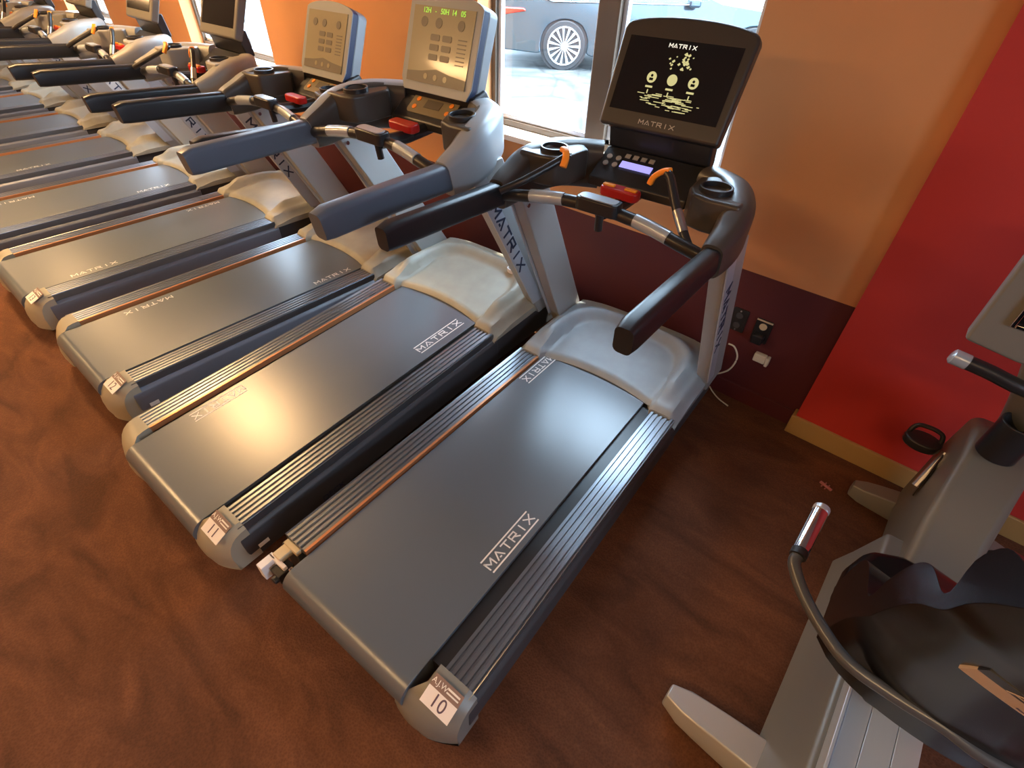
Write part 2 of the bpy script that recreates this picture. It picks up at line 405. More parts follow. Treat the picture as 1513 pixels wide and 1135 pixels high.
# ------------------------------------------------------------------ treadmills
MC = {}
def cached(key, fn, name, m_, smooth=True):
    if key not in MC: MC[key] = finish(fn(), name, m_, smooth)
    return MC[key]
W_, LI, H_ = .411, .306, .24
def belt_bm():
    bm = B(); poly = [(1.46, .229)]+[(-.055+.055*math.cos(a), .174+.055*math.sin(a)) for a in [R(k) for k in range(90, 271, 15)]]+[(.3, .119), (.3, .14), (1.46, .14)]
    prism(bm, poly, 'x', -.272, .272); return bm
def rail_bm(s, L=1.345):
    w2 = W_-LI; n = 5; poly = []
    for i in range(n):
        x0 = LI+w2*i/n; d = w2/n
        poly += [(x0+.001, H_), (x0+d*.55, H_), (x0+d*.63, H_-.006), (x0+d*.95, H_-.006)]
    poly[-1] = (W_, H_-.002); poly += [(W_, .205), (LI, .205)]
    bm = B(); prism(bm, [(s*x, z) for x, z in poly], 'y', 0, L); return bm
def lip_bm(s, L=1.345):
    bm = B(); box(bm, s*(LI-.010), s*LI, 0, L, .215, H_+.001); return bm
def side_bm(s):
    poly = [(.33, .204), (.412, .204), (.424, .19), (.428, .12), (.415, .05), (.33, .04)]
    bm = B(); prism(bm, [(s*x, z) for x, z in poly], 'y', -.02, 1.36); return bm
def base_bm():
    bm = B(); box(bm, -.33, .33, .05, 1.4, .05, .135)
    prism(bm, [(1.36, .05), (1.88, .03), (1.90, .12), (1.88, .2), (1.36, .2)], 'x', -.41, .41)
    for s in (-1, 1):
        cyl(bm, (s*.34, .12, 0), .03, .06, 'z', 14); cyl(bm, (s*.34, 1.75, 0), .035, .04, 'z', 14)
    return bm
def gapdeck_bm():
    bm = B(); box(bm, -LI+.002, LI-.002, .02, 1.40, .135, .214); return bm
def cap_bm(s):
    # rounded rear corner cap, wraps inward round the end of the belt
    bm = B(); nx, ny = 10, 8; rows = []
    for j in range(ny+1):
        t = j/ny; y = .02-.155*math.sin(t*math.pi/2)
        row = []
        for i in range(nx+1):
            u = i/nx; xin = .292-.075*min(1, max(0, (t-.25)/.5)); x = xin+(W_+.012-xin)*u
            yy = y+.03*(u-.5)**2*4*t+.045*t*u
            z = .246-.16*(1-math.cos(t*math.pi/2))**1.2-(.02*max(0, u-.8)*5)
            row.append(bm.verts.new((s*x, yy, z)))
        rows.append(row)
    for j in range(ny):
        for i in range(nx): bm.faces.new((rows[j][i], rows[j][i+1], rows[j+1][i+1], rows[j+1][i]))
    r = bmesh.ops.extrude_face_region(bm, geom=bm.faces[:])
    for v in r['geom']:
        if isinstance(v, bmesh.types.BMVert): v.co.z = .06; v.co.y = max(v.co.y, -.11) if v.co.y < 0 else v.co.y
    return bm
def yrear(x):
    ax = abs(x)
    if ax > .285: return 1.335
    return 1.365+.035*(1-(ax/.285)**2)
def sst(a, b, x):
    t = max(0, min(1, (x-a)/(b-a))); return t*t*(3-2*t)
def hood_z(x, y):
    s = (abs(x)/.285)**4+(abs(y-1.42)/.33)**4 if y > 1.42 else (abs(x)/.285)**4
    inner = .262+.030*sst(1.38, 1.75, y)-.012*(x/.285)**2
    outer = .272+.018*sst(1.36, 1.5, y)+.0*x
    ridge = .040*math.exp(-((s-1.75)/.75)**2)*sst(1.36, 1.50, y)
    z = inner+(outer+ridge-inner)*sst(.85, 1.35, s)
    return z
def hood_bm():
    bm = B(); nx, ny = 72, 44; rows = []
    for j in range(ny+1):
        row = []
        for i in range(nx+1):
            u = i/nx*2-1; wd = .424
            x = u*wd; y0 = yrear(x); t = j/ny; y1 = 1.935-.06*abs(u)**5
            y = y0+(y1-y0)*t; z = hood_z(x, y)
            e = max(sst(.90, 1.0, abs(u)), sst(.92, 1, t)*1.0); z -= .055*e
            x *= 1-.06*sst(.6, 1, t)
            if j == 0: z -= .024
            if j == 1: z -= .008
            row.append(bm.verts.new((x, y, z)))
        rows.append(row)
    for j in range(ny):
        for i in range(nx): bm.faces.new((rows[j][i], rows[j][i+1], rows[j+1][i+1], rows[j+1][i]))
    r = bmesh.ops.extrude_face_region(bm, geom=bm.faces[:])
    for v in r['geom']:
        if isinstance(v, bmesh.types.BMVert): v.co.z = .2 if abs(v.co.x) > .28 or v.co.y > 1.8 else .232
    return bm
UP_B, UP_T = (1.63, 1.835), (1.255, 1.445)
def upright_bm(s):
    bm = B(); prism(bm, [(UP_B[0]+.06, .18), (UP_B[1]+.06, .18), (UP_T[1]-.02, 1.06), (UP_T[0]-.02, 1.06)], 'x', s*.375, s*.432); return bm
def upright_strip_bm(s):
    bm = B(); prism(bm, [(UP_B[0]+.0, .27), (UP_B[0]+.075, .27), (UP_T[0]+.055, 1.04), (UP_T[0]-.02, 1.04)], 'x', s*.433, s*.438); return bm
def upright_text_bm(s):
    bm = strokes(B(), 'MATRIX', .042, .072, .009, 0, .0015)
    d = Vector((0, UP_B[0]-UP_T[0], .27-1.04)).normalized()           # downwards along the strip
    n = Vector((s, 0, 0)); ey = n.cross(d)
    return mapped(bm, (s*.4385, 1.452, .70), d, ey)
def screws_bm(s, old=False):
    bm = B()
    for y in (1.295, 1.395): cyl(bm, (s*.375, y, .985), .009, -s*.008, 'x', 12)
    return bm
def hand_bm(s, old):
    w1, h1 = (.056, .086) if not old else (.066, .094)
    yo = .03 if old else 0
    pts = [(s*.402, .585+yo, 1.09), (s*.402, .62+yo, 1.093), (s*.402, .9, 1.08), (s*.402, 1.16, 1.066)]
    bm = B(); sweep(bm, [Vector(p) for p in pts], rrect(w1, h1, .018), scales=[.86, 1, 1, 1]); return bm
def pod_bm(s, old):
    dz = .0 if not old else -.005
    pts = [(s*.402, 1.14, 1.065+dz), (s*.405, 1.24, 1.085+dz), (s*.392, 1.33, 1.11+dz), (s*.350, 1.43, 1.12+dz), (s*.30, 1.50, 1.115+dz), (s*.215, 1.555, 1.11+dz)]
    P = smooth_path(pts, 5); sec = rrect(.090 if not old else .100, .15 if not old else .165, .034, 5)
    n = len(P); scl = [.75+.4*math.sin(min(1, i/(n*.45))*math.pi/2) for i in range(n)]
    bm = B(); sweep(bm, P, sec, scales=scl)
    if old:                                     # dark moulded liner on the side that faces the runner
        bmesh.ops.recalc_face_normals(bm, faces=bm.faces)
        for f in bm.faces:
            c = f.calc_center_median(); inner = Vector((-s*.9, -.45 if abs(c.x) < .38 else .0, 0)).normalized()
            if f.normal.dot(inner) > .45: f.material_index = 1
    return bm
def cup_bm(s, old):
    bm = B(); c = (s*.305, 1.35, 1.13); ring_wall(bm, c, .052, .044, .078); cyl(bm, (c[0], c[1], c[2]-.005), .05, .008, 'z', 28)
    return bm
def bracket_bm(s):
    bm = B(); prism(bm, [(s*.255, 1.285), (s*.31, 1.268), (s*.41, 1.27), (s*.42, 1.36), (s*.36, 1.45), (s*.26, 1.49), (s*.215, 1.45), (s*.225, 1.34)], 'z', 1.085, 1.192); return bm
def bar_pts(): return [(-.385, 1.15, 1.065), (-.30, 1.145, 1.085), (-.15, 1.165, 1.105), (0, 1.175, 1.11), (.15, 1.165, 1.105), (.30, 1.145, 1.085), (.385, 1.15, 1.065)]
def bar_bm(): bm = B(); tube(bm, bar_pts(), .021, 16); return bm
def barpad_bm(s):
    bm = B(); P = smooth_path(bar_pts(), 10); n = len(P); a = int(n*(.5+s*.22)); seg_ = [p+Vector((0, -.001, .002)) for p in P[a-4:a+5]]
    sweep(bm, seg_, circ(.0225, 16)); return bm
def hub_bm():
    bm = B(); P = rrect(.155, .062, .02); prism(bm, [(x, y+1.165) for x, y in P], 'z', 1.10, 1.145); return bm
def hubplate_bm():
    bm = B(); P = rrect(.135, .045, .018); prism(bm, [(x, y+1.162) for x, y in P], 'z', 1.145, 1.148); return bm
def hubpost_bm():
    bm = B(); tube(bm, [(0, 1.18, 1.10), (0, 1.185, 1.03)], .014, 10, False); tube(bm, [(0, 1.19, 1.09), (0, 1.33, 1.075), (0, 1.50, 1.08)], .026, 10); return bm
KN = Vector((0, -.52, .854)).normalized(); KE = Vector((0, .854, .52)).normalized()
KO = Vector((0, 1.445, 1.115))
def kpad_bm():
    bm = B(); prism(bm, [(1.425, 1.075), (1.43, 1.105), (1.56, 1.185), (1.60, 1.17), (1.58, 1.07)], 'x', -.195, .195); return bm
def onpad(bm, x, v, up_=.0): return mapped(bm, KO+Vector((x, 0, 0))+KE*v+KN*(up_), (1, 0, 0), KE)
def lcd_bm(): bm = B(); box(bm, -.062, .062, .05, .078, 0, .003); return onpad(bm, -.04, 0, .003)
def stop_bm():
    bm = B(); prism(bm, [(x-.01, y+1.335) for x, y in rrect(.145, .055, .02)], 'z', 1.095, 1.13); return bm
def stopwing_bm():
    bm = B()
    for s in (-1, 1): box(bm, -.01+s*.02, -.01+s*.064, 1.318, 1.335, 1.13, 1.137)
    return bm
def tray_bm():
    bm = B(); prism(bm, [(1.572, 1.18), (1.63, 1.17), (1.61, 1.31), (1.545, 1.30)], 'x', -.20, .20)
    box(bm, -.20, .20, 1.565, 1.62, 1.12, 1.18); return bm
# screens, drawn flat in (x, up, depth)
SB, STp = Vector((0, 1.51, 1.272)), Vector((0, 1.64, 1.565))
SE = (STp-SB).normalized(); SN = Vector((1, 0, 0)).cross(SE)
def onscreen(bm, z=0, v0=0): return mapped(bm, SB+SE*v0+SN*z, (1, 0, 0), SE)
def scr_bm():
    bm = B(); hw, h = .225, .338; P = [(-hw, 0), (hw, 0), (hw+.008, h*.9)]+[((hw+.008)*math.cos(R(a))*1.0, h*.93+.04*math.sin(R(a))) for a in range(12, 169, 12)]+[(-hw-.008, h*.9)]
    prism(bm, P, 'z', -.052, 0); return onscreen(bm)
def glass_bm(): bm = B(); box(bm, -.198, .198, .055, .285, 0, .0015); return onscreen(bm, .0)
def scrlogo(v, h, adv, lw): return onscreen(strokes(B(), 'MATRIX', h, adv, lw), .0017, v)
def scr_icons():
    bm = B()
    for x in (-.075, 0.0, .075):
        cyl(bm, (x, .168, 0), .0175, .0006, 'z', 24); box(bm, x-.013, x+.013, .136, .142, 0, .0006); box(bm, x-.002, x+.002, .118, .130, 0, .0006)
    return onscreen(bm, .0018)
def scr_iconmarks():
    bm = B()
    for x in (-.075, .075):
        cyl(bm, (x, .173, 0), .0045, .0005, 'z', 12); box(bm, x-.007, x+.007, .158, .166, 0, .0005)
    return onscreen(bm, .0025)
def scr_picture():
    bm = B(); rnd = random.Random(3)
    for k in range(70):
        y = .075+rnd.random()*.045; x = rnd.gauss(.0, .045); l = .004+rnd.random()*.016
        if abs(x-(-.012)) < .008: continue
        box(bm, x-l, x+l, y, y+.0022, 0, .0005)
    for k in range(26):
        x = rnd.gauss(.012, .022); y = .198+rnd.random()*.05; q = .003+rnd.random()*.004
        prism(bm, [(x-q, y), (x, y-q*.7), (x+q, y+q*.2), (x+q*.3, y+q)], 'z', 0, .0005)
    return onscreen(bm, .0018)
# old silver framed console
OB, OT = Vector((0, 1.51, 1.205)), Vector((0, 1.62, 1.475))
OE = (OT-OB).normalized(); ON = Vector((1, 0, 0)).cross(OE)
def onold(bm, z=0): return mapped(bm, OB+ON*z, (1, 0, 0), OE)
def old_shell(z0, z1, g=0):
    bm = B(); hw, h = .195+g, .318; P = [(-hw+.02, -.01-g), (hw-.02, -.01-g), (hw, .03)]+[(hw*math.cos(R(a)), h*.9+.045*math.sin(R(a))) for a in range(8, 173, 12)]+[(-hw, .03)]
    prism(bm, P, 'z', z0, z1); return onold(bm)
def old_face(): bm = B(); box(bm, -.165, .165, .02, .285, 0, .003); return onold(bm, .0)
def old_print():
    bm = B(); prism(bm, [(-.165, .02), (.165, .02), (.165, .055), (.08, .062), (0, .075), (-.08, .062), (-.165, .055)], 'z', 0, .001)
    for i in range(2):
        for j in range(3): prism(bm, [(x-.03+.065*i, y+.115+.034*j) for x, y in rrect(.05, .022, .006)], 'z', 0, .001)
    for x in (-.1, .02-.06+.02, .1): cyl(bm, (x, .232, 0), .018, .001, 'z', 16)
    for k in range(7): box(bm, .095, .14, .10+.014*k, .104+.014*k, 0, .001)
    return onold(bm, .0035)
def old_dots():
    bm = B()
    for x in (-.055, 0, .055): cyl(bm, (x, .045, 0), .011, .001, 'z', 14)
    return onold(bm, .005)
def old_digits():
    bm = font_bm('12H   -   50H  14   05', .026, .0004); return mapped(bm, OB+OE*.270+ON*.004, (1, 0, 0), OE)
def okeys_bm():
    bm = B(); box(bm, -.045, .045, .045, .085, 0, .002)
    return onpad(bm, 0, 0, .004)
def okeyb_bm():
    bm = B()
    for s in (-1, 1):
        for v in (.04, .08): cyl(bm, (s*.095, v, 0), .011, .003, 'z', 14)
    return onpad(bm, 0, 0, .004)
def okface_bm(): bm = B(); prism(bm, [(x, y+.062) for x, y in rrect(.26, .10, .02)], 'z', 0, .003); return onpad(bm, 0, 0, .001)
def lever_bm(s):
    bm = B()
    if s < 0: tube(bm, [(-.36, 1.10, 1.10), (-.30, 1.15, 1.135), (-.215, 1.27, 1.20), (-.205, 1.285, 1.215)], .013, 12)
    else: tube(bm, [(.345, 1.14, 1.07), (.30, 1.17, 1.105), (.235, 1.22, 1.165), (.185, 1.26, 1.225), (.165, 1.27, 1.235)], .014, 12)
    return bm
def lever_tip(s):
    bm = B()
    if s < 0: sweep(bm, smooth_path([(-.232, 1.285, 1.226), (-.212, 1.278, 1.222), (-.200, 1.262, 1.205), (-.198, 1.245, 1.18)], 5), rrect(.024, .018, .006))
    else: sweep(bm, smooth_path([(.175, 1.27, 1.245), (.150, 1.275, 1.236), (.125, 1.275, 1.215), (.115, 1.275, 1.19)], 5), rrect(.024, .018, .006))
    return bm
def lever_steel():
    bm = B(); tube(bm, [(.292, 1.175, 1.112), (.245, 1.212, 1.155)], .0155, 14, False); return bm

def belt_logo(y, side, plus_y, wide=.26, lines=False, xo=.225):
    """lettering along the belt: side +1 right / -1 left"""
    h = .028; bm = strokes(B(), 'MATRIX', h, wide/6, .0052, 0, .0006, lines=lines)
    d = (0, 1, 0) if plus_y else (0, -1, 0)
    ey = Vector((0, 0, 1)).cross(Vector(d))
    return mapped(bm, (side*xo, y, .2292), d, ey)
def sticker(t, num, s=1):
    t0 = Vector((.352, -.035, .2405)); nrm = Vector((0, -.45, 1)).normalized()
    # small printed header and a pen-written number on the cap
    ex = Vector((1, 0, -.02)).normalized(); ey = nrm.cross(ex).normalized(); base = Vector((.35, -.048, .2405))
    hdr = B(); box(hdr, -.048, .052, .014, .046, 0, .0012); mapped(hdr, base, ex, ey)
    h = obj('sticker', hdr, MAROONL, t)
    bm = B(); box(bm, -.048, .052, -.032, .014, 0, .0018); mapped(bm, base, ex, ey); obj('paper_panel', bm, PAPER, h)
    bm = font_bm('A.J.W', .022, .0003); mapped(bm, base+ex*(-.022)+ey*.03+nrm*.0016, ex, ey); obj('printed_text', bm, WHITE, h)
    bm = B(); box(bm, .004, .045, .033, .038, 0, .0006); box(bm, .004, .045, .024, .028, 0, .0006); mapped(bm, base+nrm*.0014, ex, ey); obj('small_print', bm, WHITE, h)
    bm = font_bm(num, .050, .0003); mapped(bm, base+ey*(-.009)+nrm*.0022+ex*0.002, ex, ey); obj('handwritten_number', bm, INK, h)

POSE = {10: (-.502, -1.985, 3.58), 11: (-1.459, -2.107, 1.94), 12: (-2.505, -2.062, .59), 13: (-3.593, -2.081, .46), 14: (-4.688, -2.131, -.27),
        15: (-5.841, -2.172, .70), 16: (-7.037, -2.196, .36), 17: (-8.249, -2.205, .33), 18: (-9.46, -2.21, .3), 19: (-10.68, -2.21, .3), 20: (-11.9, -2.21, .3)}
LOGOS = {10: ((.46, 1, 1, .26, True, .222), (1.27, -1, 0, .24, True, .235)), 11: ((1.19, 1, 1, .30, True, .20), (.27, -1, 0, .24, True, .222)),
         12: ((1.18, 1, 1, .25, False, .232), (.32, -1, 0, .25, False, .222)), 13: ((.29, 1, 1, .25, False, .225), (1.14, -1, 0, .24, False, .228)),
         14: ((1.1, 1, 1, .24, False, .235), (.30, -1, 0, .24, False, .2)), 15: ((.65, 1, 1, .24, False, .235),)}
LABELS = {10: 'nearest treadmill, black touch console with orange levers, left rear cap missing, number 10 sticker',
          11: 'treadmill numbered 11 with silver-framed console, second from the red wall',
          12: 'third treadmill from the red wall, beige console face lit gold against the orange wall',
          13: 'fourth treadmill from the red wall, with a dark screen before the far window',
          14: 'fifth treadmill from the red wall, its dark console cut by the top edge',
          15: 'sixth treadmill from the red wall, only its rails and pale console underside in view',
          16: 'seventh treadmill from the red wall, far left of the row',
          17: 'eighth treadmill from the red wall, near the upper left corner',
          18: 'ninth treadmill from the red wall, at the upper left corner',
          19: 'tenth treadmill from the red wall, almost hidden at the left edge',
          20: 'farthest treadmill of the row along the window wall'}
def treadmill(k):
    x, y, th = POSE[k]; old = k in (11, 12); far = k > 16
    t = root('treadmill', (x, y, 0), R(th), R(3.5) if k == 11 else 0)
    tag(t, LABELS[k], 'treadmill', 'treadmills in the row along the window wall')
    def add(name, key, fn, m_, par=t, bevel=0, label=None, seg=2):
        o = obj(name, cached(key, fn, name, m_), None, par, bevel, seg)
        if label: o['label'] = label
        return o
    shroud = SHROUD if k == 10 else SHROUD2; capm = CAPM if k == 10 else CAPM2; sidem = SIDE if k in (10, 11) else SIDE_SKY
    belt = add('belt', 'belt', belt_bm, BELT, bevel=.002); belt.location.x = -.018 if k == 10 else 0
    for q in LOGOS.get(k, ()):
        yy, sd_, py, wd, ln, xo = q
        obj('belt_lettering', belt_logo(yy, sd_, py, wd, ln, xo), WHITE, belt, smooth=False)
    add('deck', 'deck', gapdeck_bm, BLACK)
    add('base_frame', 'base', base_bm, SIDE, bevel=.008)
    for s in (-1, 1):
        r_ = add('side_rail', ('rail', s), lambda: rail_bm(s), RAIL)
        if s < 0: add('rail_lip', ('lip', s), lambda: lip_bm(s), EDGE, r_, label='orange inner edge strip')
        sk = add('side_skirt', ('side', s, sidem.name), lambda: side_bm(s), sidem, bevel=.006)
        if not (s < 0 and k == 10):
            cp = add('end_cap', ('cap', s, capm.name), lambda: cap_bm(s), capm, bevel=.004)
            if s > 0 and k <= 13: sticker(cp, str(k))
        if s > 0 and k in (11, 12, 13):
            bm = font_bm('DECK', .04, .0004); mapped(bm, (.428, .34, .085), (0, 1, 0), (0, 0, 1)); obj('skirt_lettering', bm, NAVY, sk)
            bm = B(); box(bm, .4283, .4292, .02, .06, .10, .12); obj('skirt_label', bm, WHITE, sk)
    if k == 10:
        bm = B(); box(bm, -.40, -.36, -.065, .0, .185, .212); box(bm, -.40, -.33, -.02, 0, .20, .222)
        b1 = obj('cap_bracket', bm, CREAM, t, .003); b1['label'] = 'exposed cream mounting bracket where the cap is missing'
        bm = B(); box(bm, -.415, -.385, -.12, -.065, .13, .2); box(bm, -.415, -.33, -.075, -.06, .17, .2); obj('corner_bracket', bm, PAPER, b1, .003)
        bm = B(); box(bm, -.375, -.325, -.10, -.04, .14, .185); cyl(bm, (-.34, -.115, .165), .014, .03, 'y', 12); obj('axle_block', bm, BLACK, b1, .004)
        bm = B(); cyl(bm, (-.325, -.055, .175), .012, .05, 'x', 12); obj('axle_bolt', bm, CHROME, b1)
    add('motor_cover', ('hood', shroud.name), hood_bm, shroud)
    if k in (11, 12):
        bm = B(); prism(bm, [(.20+.035*math.cos(R(a)), 1.76+.022*math.sin(R(a))) for a in range(0, 360, 15)], 'z', .305, .328); bd = obj('oval_badge', bm, WHITE, t, .002)
        bm = B(); prism(bm, [(.20+.028*math.cos(R(a)), 1.76+.016*math.sin(R(a))) for a in range(0, 360, 15)], 'z', .328, .3295); obj('badge_centre', bm, FACEP, bd)
    um = UPR
    for s in (-1, 1):
        u_ = add('upright', ('up', s), lambda: upright_bm(s), um, bevel=.006)
        st_ = add('trim_plate', ('ups', s), lambda: upright_strip_bm(s), STRIP, u_)
        if not far: add('upright_lettering', ('upt', s), lambda: upright_text_bm(s), NAVY, u_)
        add('upright_screws', ('scw', s), lambda: screws_bm(s), CHROME, u_)
        am = ARM_SKY if k == 11 else ARM
        add('handrail', ('hand', s, old, am.name), lambda: hand_bm(s, old), am, seg=2)
        pm = POD if k == 10 else (POD2 if old else POD3)
        pd = add('console_arm', ('pod', s, old, pm.name), lambda: pod_bm(s, old), [pm, POD])
        add('arm_bracket', ('brk', s, pm.name), lambda: bracket_bm(s), POD if old else pm, pd, bevel=.012, seg=3)
        add('cup_holder', ('cup', s, old), lambda: cup_bm(s, old), BLACK, bevel=.002)
    br = add('grip_bar', 'bar', bar_bm, BLACK)
    for s in (-1, 1): add('grip_sensor', ('pad', s), lambda: barpad_bm(s), PADS, br)
    hb = add('centre_hub', 'hub', hub_bm, BLACK, bevel=.006); add('hub_plate', 'hubp', hubplate_bm, PADS if not old else FACEP, hb)
    add('hub_post', 'hubpost', hubpost_bm, BLACK)
    kp = add('keypad', 'kp', kpad_bm, BLACK, bevel=.006)
    st2 = add('stop_switch', 'stop', stop_bm, REDP, bevel=.008, label='red emergency stop switch')
    if not old:
        add('switch_wings', 'stopw', stopwing_bm, AMBER, st2, bevel=.002)
        if k == 10:
            add('lcd', 'lcd', lcd_bm, LCD, kp, label='violet backlit display strip')
            for q in range(4): bm = B(); cyl(bm, (-.16+.038*(q % 2), .085-.032*(q//2), 0), .0105, .004, 'z', 12); obj('round_key', onpad(bm, 0, 0, .003), KEYS, kp)
            for q in range(4): bm = B(); box(bm, -.092+.032*q-.01, -.092+.032*q+.01, .094, .112, 0, .003); obj('square_key', onpad(bm, 0, 0, .003), KEYS, kp)
        add('console_neck', 'tray', tray_bm, BLACK, bevel=.01)
        sm = add('touch_screen', ('scr', k == 10), scr_bm, mat('console bezel plastic', (.040, .034, .028), .38) if k == 10 else mat('grey bezel plastic', (.13, .12, .105), .36), bevel=.012, seg=3)  # nearest bezel is black plastic with the window haze lightened into its colour
        add('screen_glass', 'scrg', glass_bm, SCREEN, sm)
        if k == 10:
            obj('screen_lettering', scrlogo(.268, .0105, .0165, .0024), mat('lit logo', (.5, .5, .45), .4, emit=((.9, .88, .75), .6)), sm, smooth=False)
            obj('frame_lettering', scrlogo(.028, .013, .023, .0026), mat('printed frame logo', (.5, .47, .40), .4), sm, smooth=False)
            obj('screen_icons', scr_icons(), GOLD, sm, smooth=False); obj('icon_marks', scr_iconmarks(), SCREEN, sm, smooth=False)
            obj('screen_picture', scr_picture(), GOLD, sm, smooth=False)
        for s in (-1, 1):
            lv = add('speed_lever', ('lev', s), lambda: lever_bm(s), BLACK)
            add('lever_tip', ('levt', s), lambda: lever_tip(s), ORANGE, lv, bevel=.002, label='orange thumb tip')
            if s > 0: add('lever_sleeve', 'levs', lever_steel, STEEL, lv)
    else:
        add('keypad_face', 'okf', okface_bm, FACEP, kp); add('keypad_display', 'okd', okeys_bm, FACED, kp); add('keypad_buttons', 'okb', okeyb_bm, ORANGE, kp)
        sh = add('console_shell', 'oshell', lambda: old_shell(-.095, -.035), POD2, bevel=.012, seg=3)
        add('console_band', 'oband', lambda: old_shell(-.035, -.005, .003), NAVY, sh, bevel=.002); add('console_rim', 'orim', lambda: old_shell(-.005, 0, .004), POD2, sh, bevel=.002)
        fc = add('console_face', 'oface', old_face, FACEP)
        add('printed_panel', 'oprint', old_print, FACED, fc); add('round_buttons', 'odots', old_dots, FACEP, fc)
        if k == 11: obj('led_digits', old_digits(), LEDG, fc, smooth=False)
        add('console_tray', 'otray', lambda: (lambda b: (prism(b, [(1.53, 1.12), (1.66, 1.12), (1.60, 1.22), (1.52, 1.20)], 'x', -.21, .21), b)[1])(B()), BLACK, bevel=.01)
for k in POSE: treadmill(k)

# ------------------------------------------------------------------ recumbent bike, lower right
def bike():
    O = Vector((.69, -.95, 0)); t = root('recumbent_bike', O)
    tag(t, 'grey recumbent exercise bike with glossy black seat, by the red wall at lower right', 'exercise bike')
    def add(name, bm, m_, par=t, bevel=0, seg=2, label=None):
        if par is t: bmesh.ops.translate(bm, verts=bm.verts, vec=-O)
        else: bmesh.ops.translate(bm, verts=bm.verts, vec=-O)
        o = obj(name, bm, m_, par, bevel, seg)
        if label: o['label'] = label
        return o
    def foot(x0, x1, y, hw):
        bm = B(); n = 14; pts = []
        xs_ = [x0+(x1-x0)*i/n for i in range(n+1)]
        P = [Vector((x, y, 0)) for x in xs_]
        rings = []
        for i, x in enumerate(xs_):
            u = i/n; e = min(1, (.25+3.2*u)) * min(1, .25+3.2*(1-u)); wv = hw*(.70+.30*math.sin(u*math.pi))*min(1, .62+5*min(u, 1-u)); hh = .075+.045*math.sin(math.pi*u)
            rings.append([bm.verts.new((x, y+a*wv, z)) for a, z in ((-1, .02), (-1.0, hh*.55), (-.72, hh), (.72, hh), (1, hh*.55), (1, .02))])
        for i in range(n):
            for j in range(6): bm.faces.new((rings[i][j], rings[i][(j+1) % 6], rings[i+1][(j+1) % 6], rings[i+1][j]))
        bm.faces.new(rings[0][::-1]); bm.faces.new(rings[-1])
        for x in (x0+.05, x1-.05): cyl(bm, (x, y, 0), .022, .03, 'z', 12)
        return bm
    add('rear_stabilizer', foot(.305, 1.10, -1.505, .066), BIKES, bevel=.006)
    add('front_stabilizer', foot(.52, 1.10, -.265, .06), BIKEG, bevel=.006)
    # main beam with track
    bm = B(); prism(bm, [(.555, .06), (.585, .16), (.625, .32), (.818, .32), (.825, .16), (.83, .06)], 'y', -1.72, -.70)
    add('frame_beam', bm, BIKEG, bevel=.012)
    bm = B()
    for a, b_, h in ((.640, .648, .375), (.655, .703, .352), (.7045, .763, .3515), (.7645, .815, .352)): box(bm, a, b_, -1.70, -1.26, .32, h)
    add('seat_track', bm, TRACK, bevel=.002, label='polished aluminium seat track')
    # drive housing
    bm = B()
    pf = [(-1.0, .05), (-.98, .30), (-.70, .44), (-.52, .60), (-.40, .64), (-.28, .60), (-.22, .40), (-.20, .12), (-.24, .05)]
    prism(bm, pf, 'x', .672, .845); add('drive_housing', bm, mat('bike taupe housing', (.135, .125, .105), .42), bevel=.03, seg=4)
    bm = B(); prism(bm, [(-.45, .30), (-.40, .47), (-.385, .47), (-.43, .29)], 'x', .662, .666); add('crank_slot', bm, BLACK)
    # cranks and pedals
    for s, px, pz, py in ((-1, .60, .455, -.35), (1, .955, .22, -.52)):
        bm = B(); tube(bm, [(.765+s*.11, -.43, .33), (px-s*.06 if s > 0 else px+.075, py, pz)], .014, 10, False); cr_ = add('crank', bm, STEEL)
        bm = B(); prism(bm, [(px+.058*math.cos(R(a)), py+.045*math.sin(R(a))) for a in range(0, 360, 20)], 'z', pz-.015, pz+.02)
        add('pedal', bm, BLACK, cr_, .008)
        bm = B(); tube(bm, [(px-.05, py+.01, pz), (px-.035, py+.02, pz+.05), (px+.035, py+.02, pz+.05), (px+.05, py+.01, pz)], .008, 8)
        add('pedal_strap', bm, BLACK, cr_)
    # mast, bottle holder, handlebar, console
    bm = B(); sweep(bm, smooth_path([(.765, -.37, .58), (.745, -.42, .70), (.70, -.50, .86), (.655, -.56, 1.0)], 4), rrect(.085, .055, .02)); add('mast', bm, BIKEG)
    bm = B(); ring_wall(bm, (.735, -.505, .63), .052, .045, .13); cyl(bm, (.735, -.505, .63), .05, .008, 'z', 24); add('bottle_holder', bm, BLACK, bevel=.003)
    bm = B(); tube(bm, [(.492, -.55, .905), (.58, -.545, .895), (.66, -.54, .88), (.75, -.52, .87), (.86, -.52, .89), (.95, -.55, .905)], .021, 16); hb_ = add('handlebar', bm, BLACK)
    bm = B(); sweep(bm, [Vector((.487, -.55, .906)), Vector((.492, -.55, .905)), Vector((.53, -.548, .901))], circ(.0225, 16), scales=[.7, 1, 1]); add('bar_end', bm, PADS, hb_)
    bm = B(); prism(bm, [(.478, 1.0), (.60, .985), (.86, .985), (.90, 1.0), (.90, 1.36), (.86, 1.40), (.52, 1.40), (.478, 1.36)], 'y', -.63, -.57); cs = add('console', bm, BIKEG, bevel=.01, seg=3)
    bm = B()
    for a in ((.538, .548, 1.075, 1.33), (.83, .84, 1.075, 1.33), (.548, .83, 1.075, 1.085), (.548, .83, 1.32, 1.33)): box(bm, a[0], a[1], -.642, -.63, a[2], a[3])
    add('screen_frame', bm, CHROME, cs, .002)
    bm = B(); box(bm, .548, .83, -.634, -.63, 1.085, 1.32); add('screen_glass', bm, SCREEN, cs)
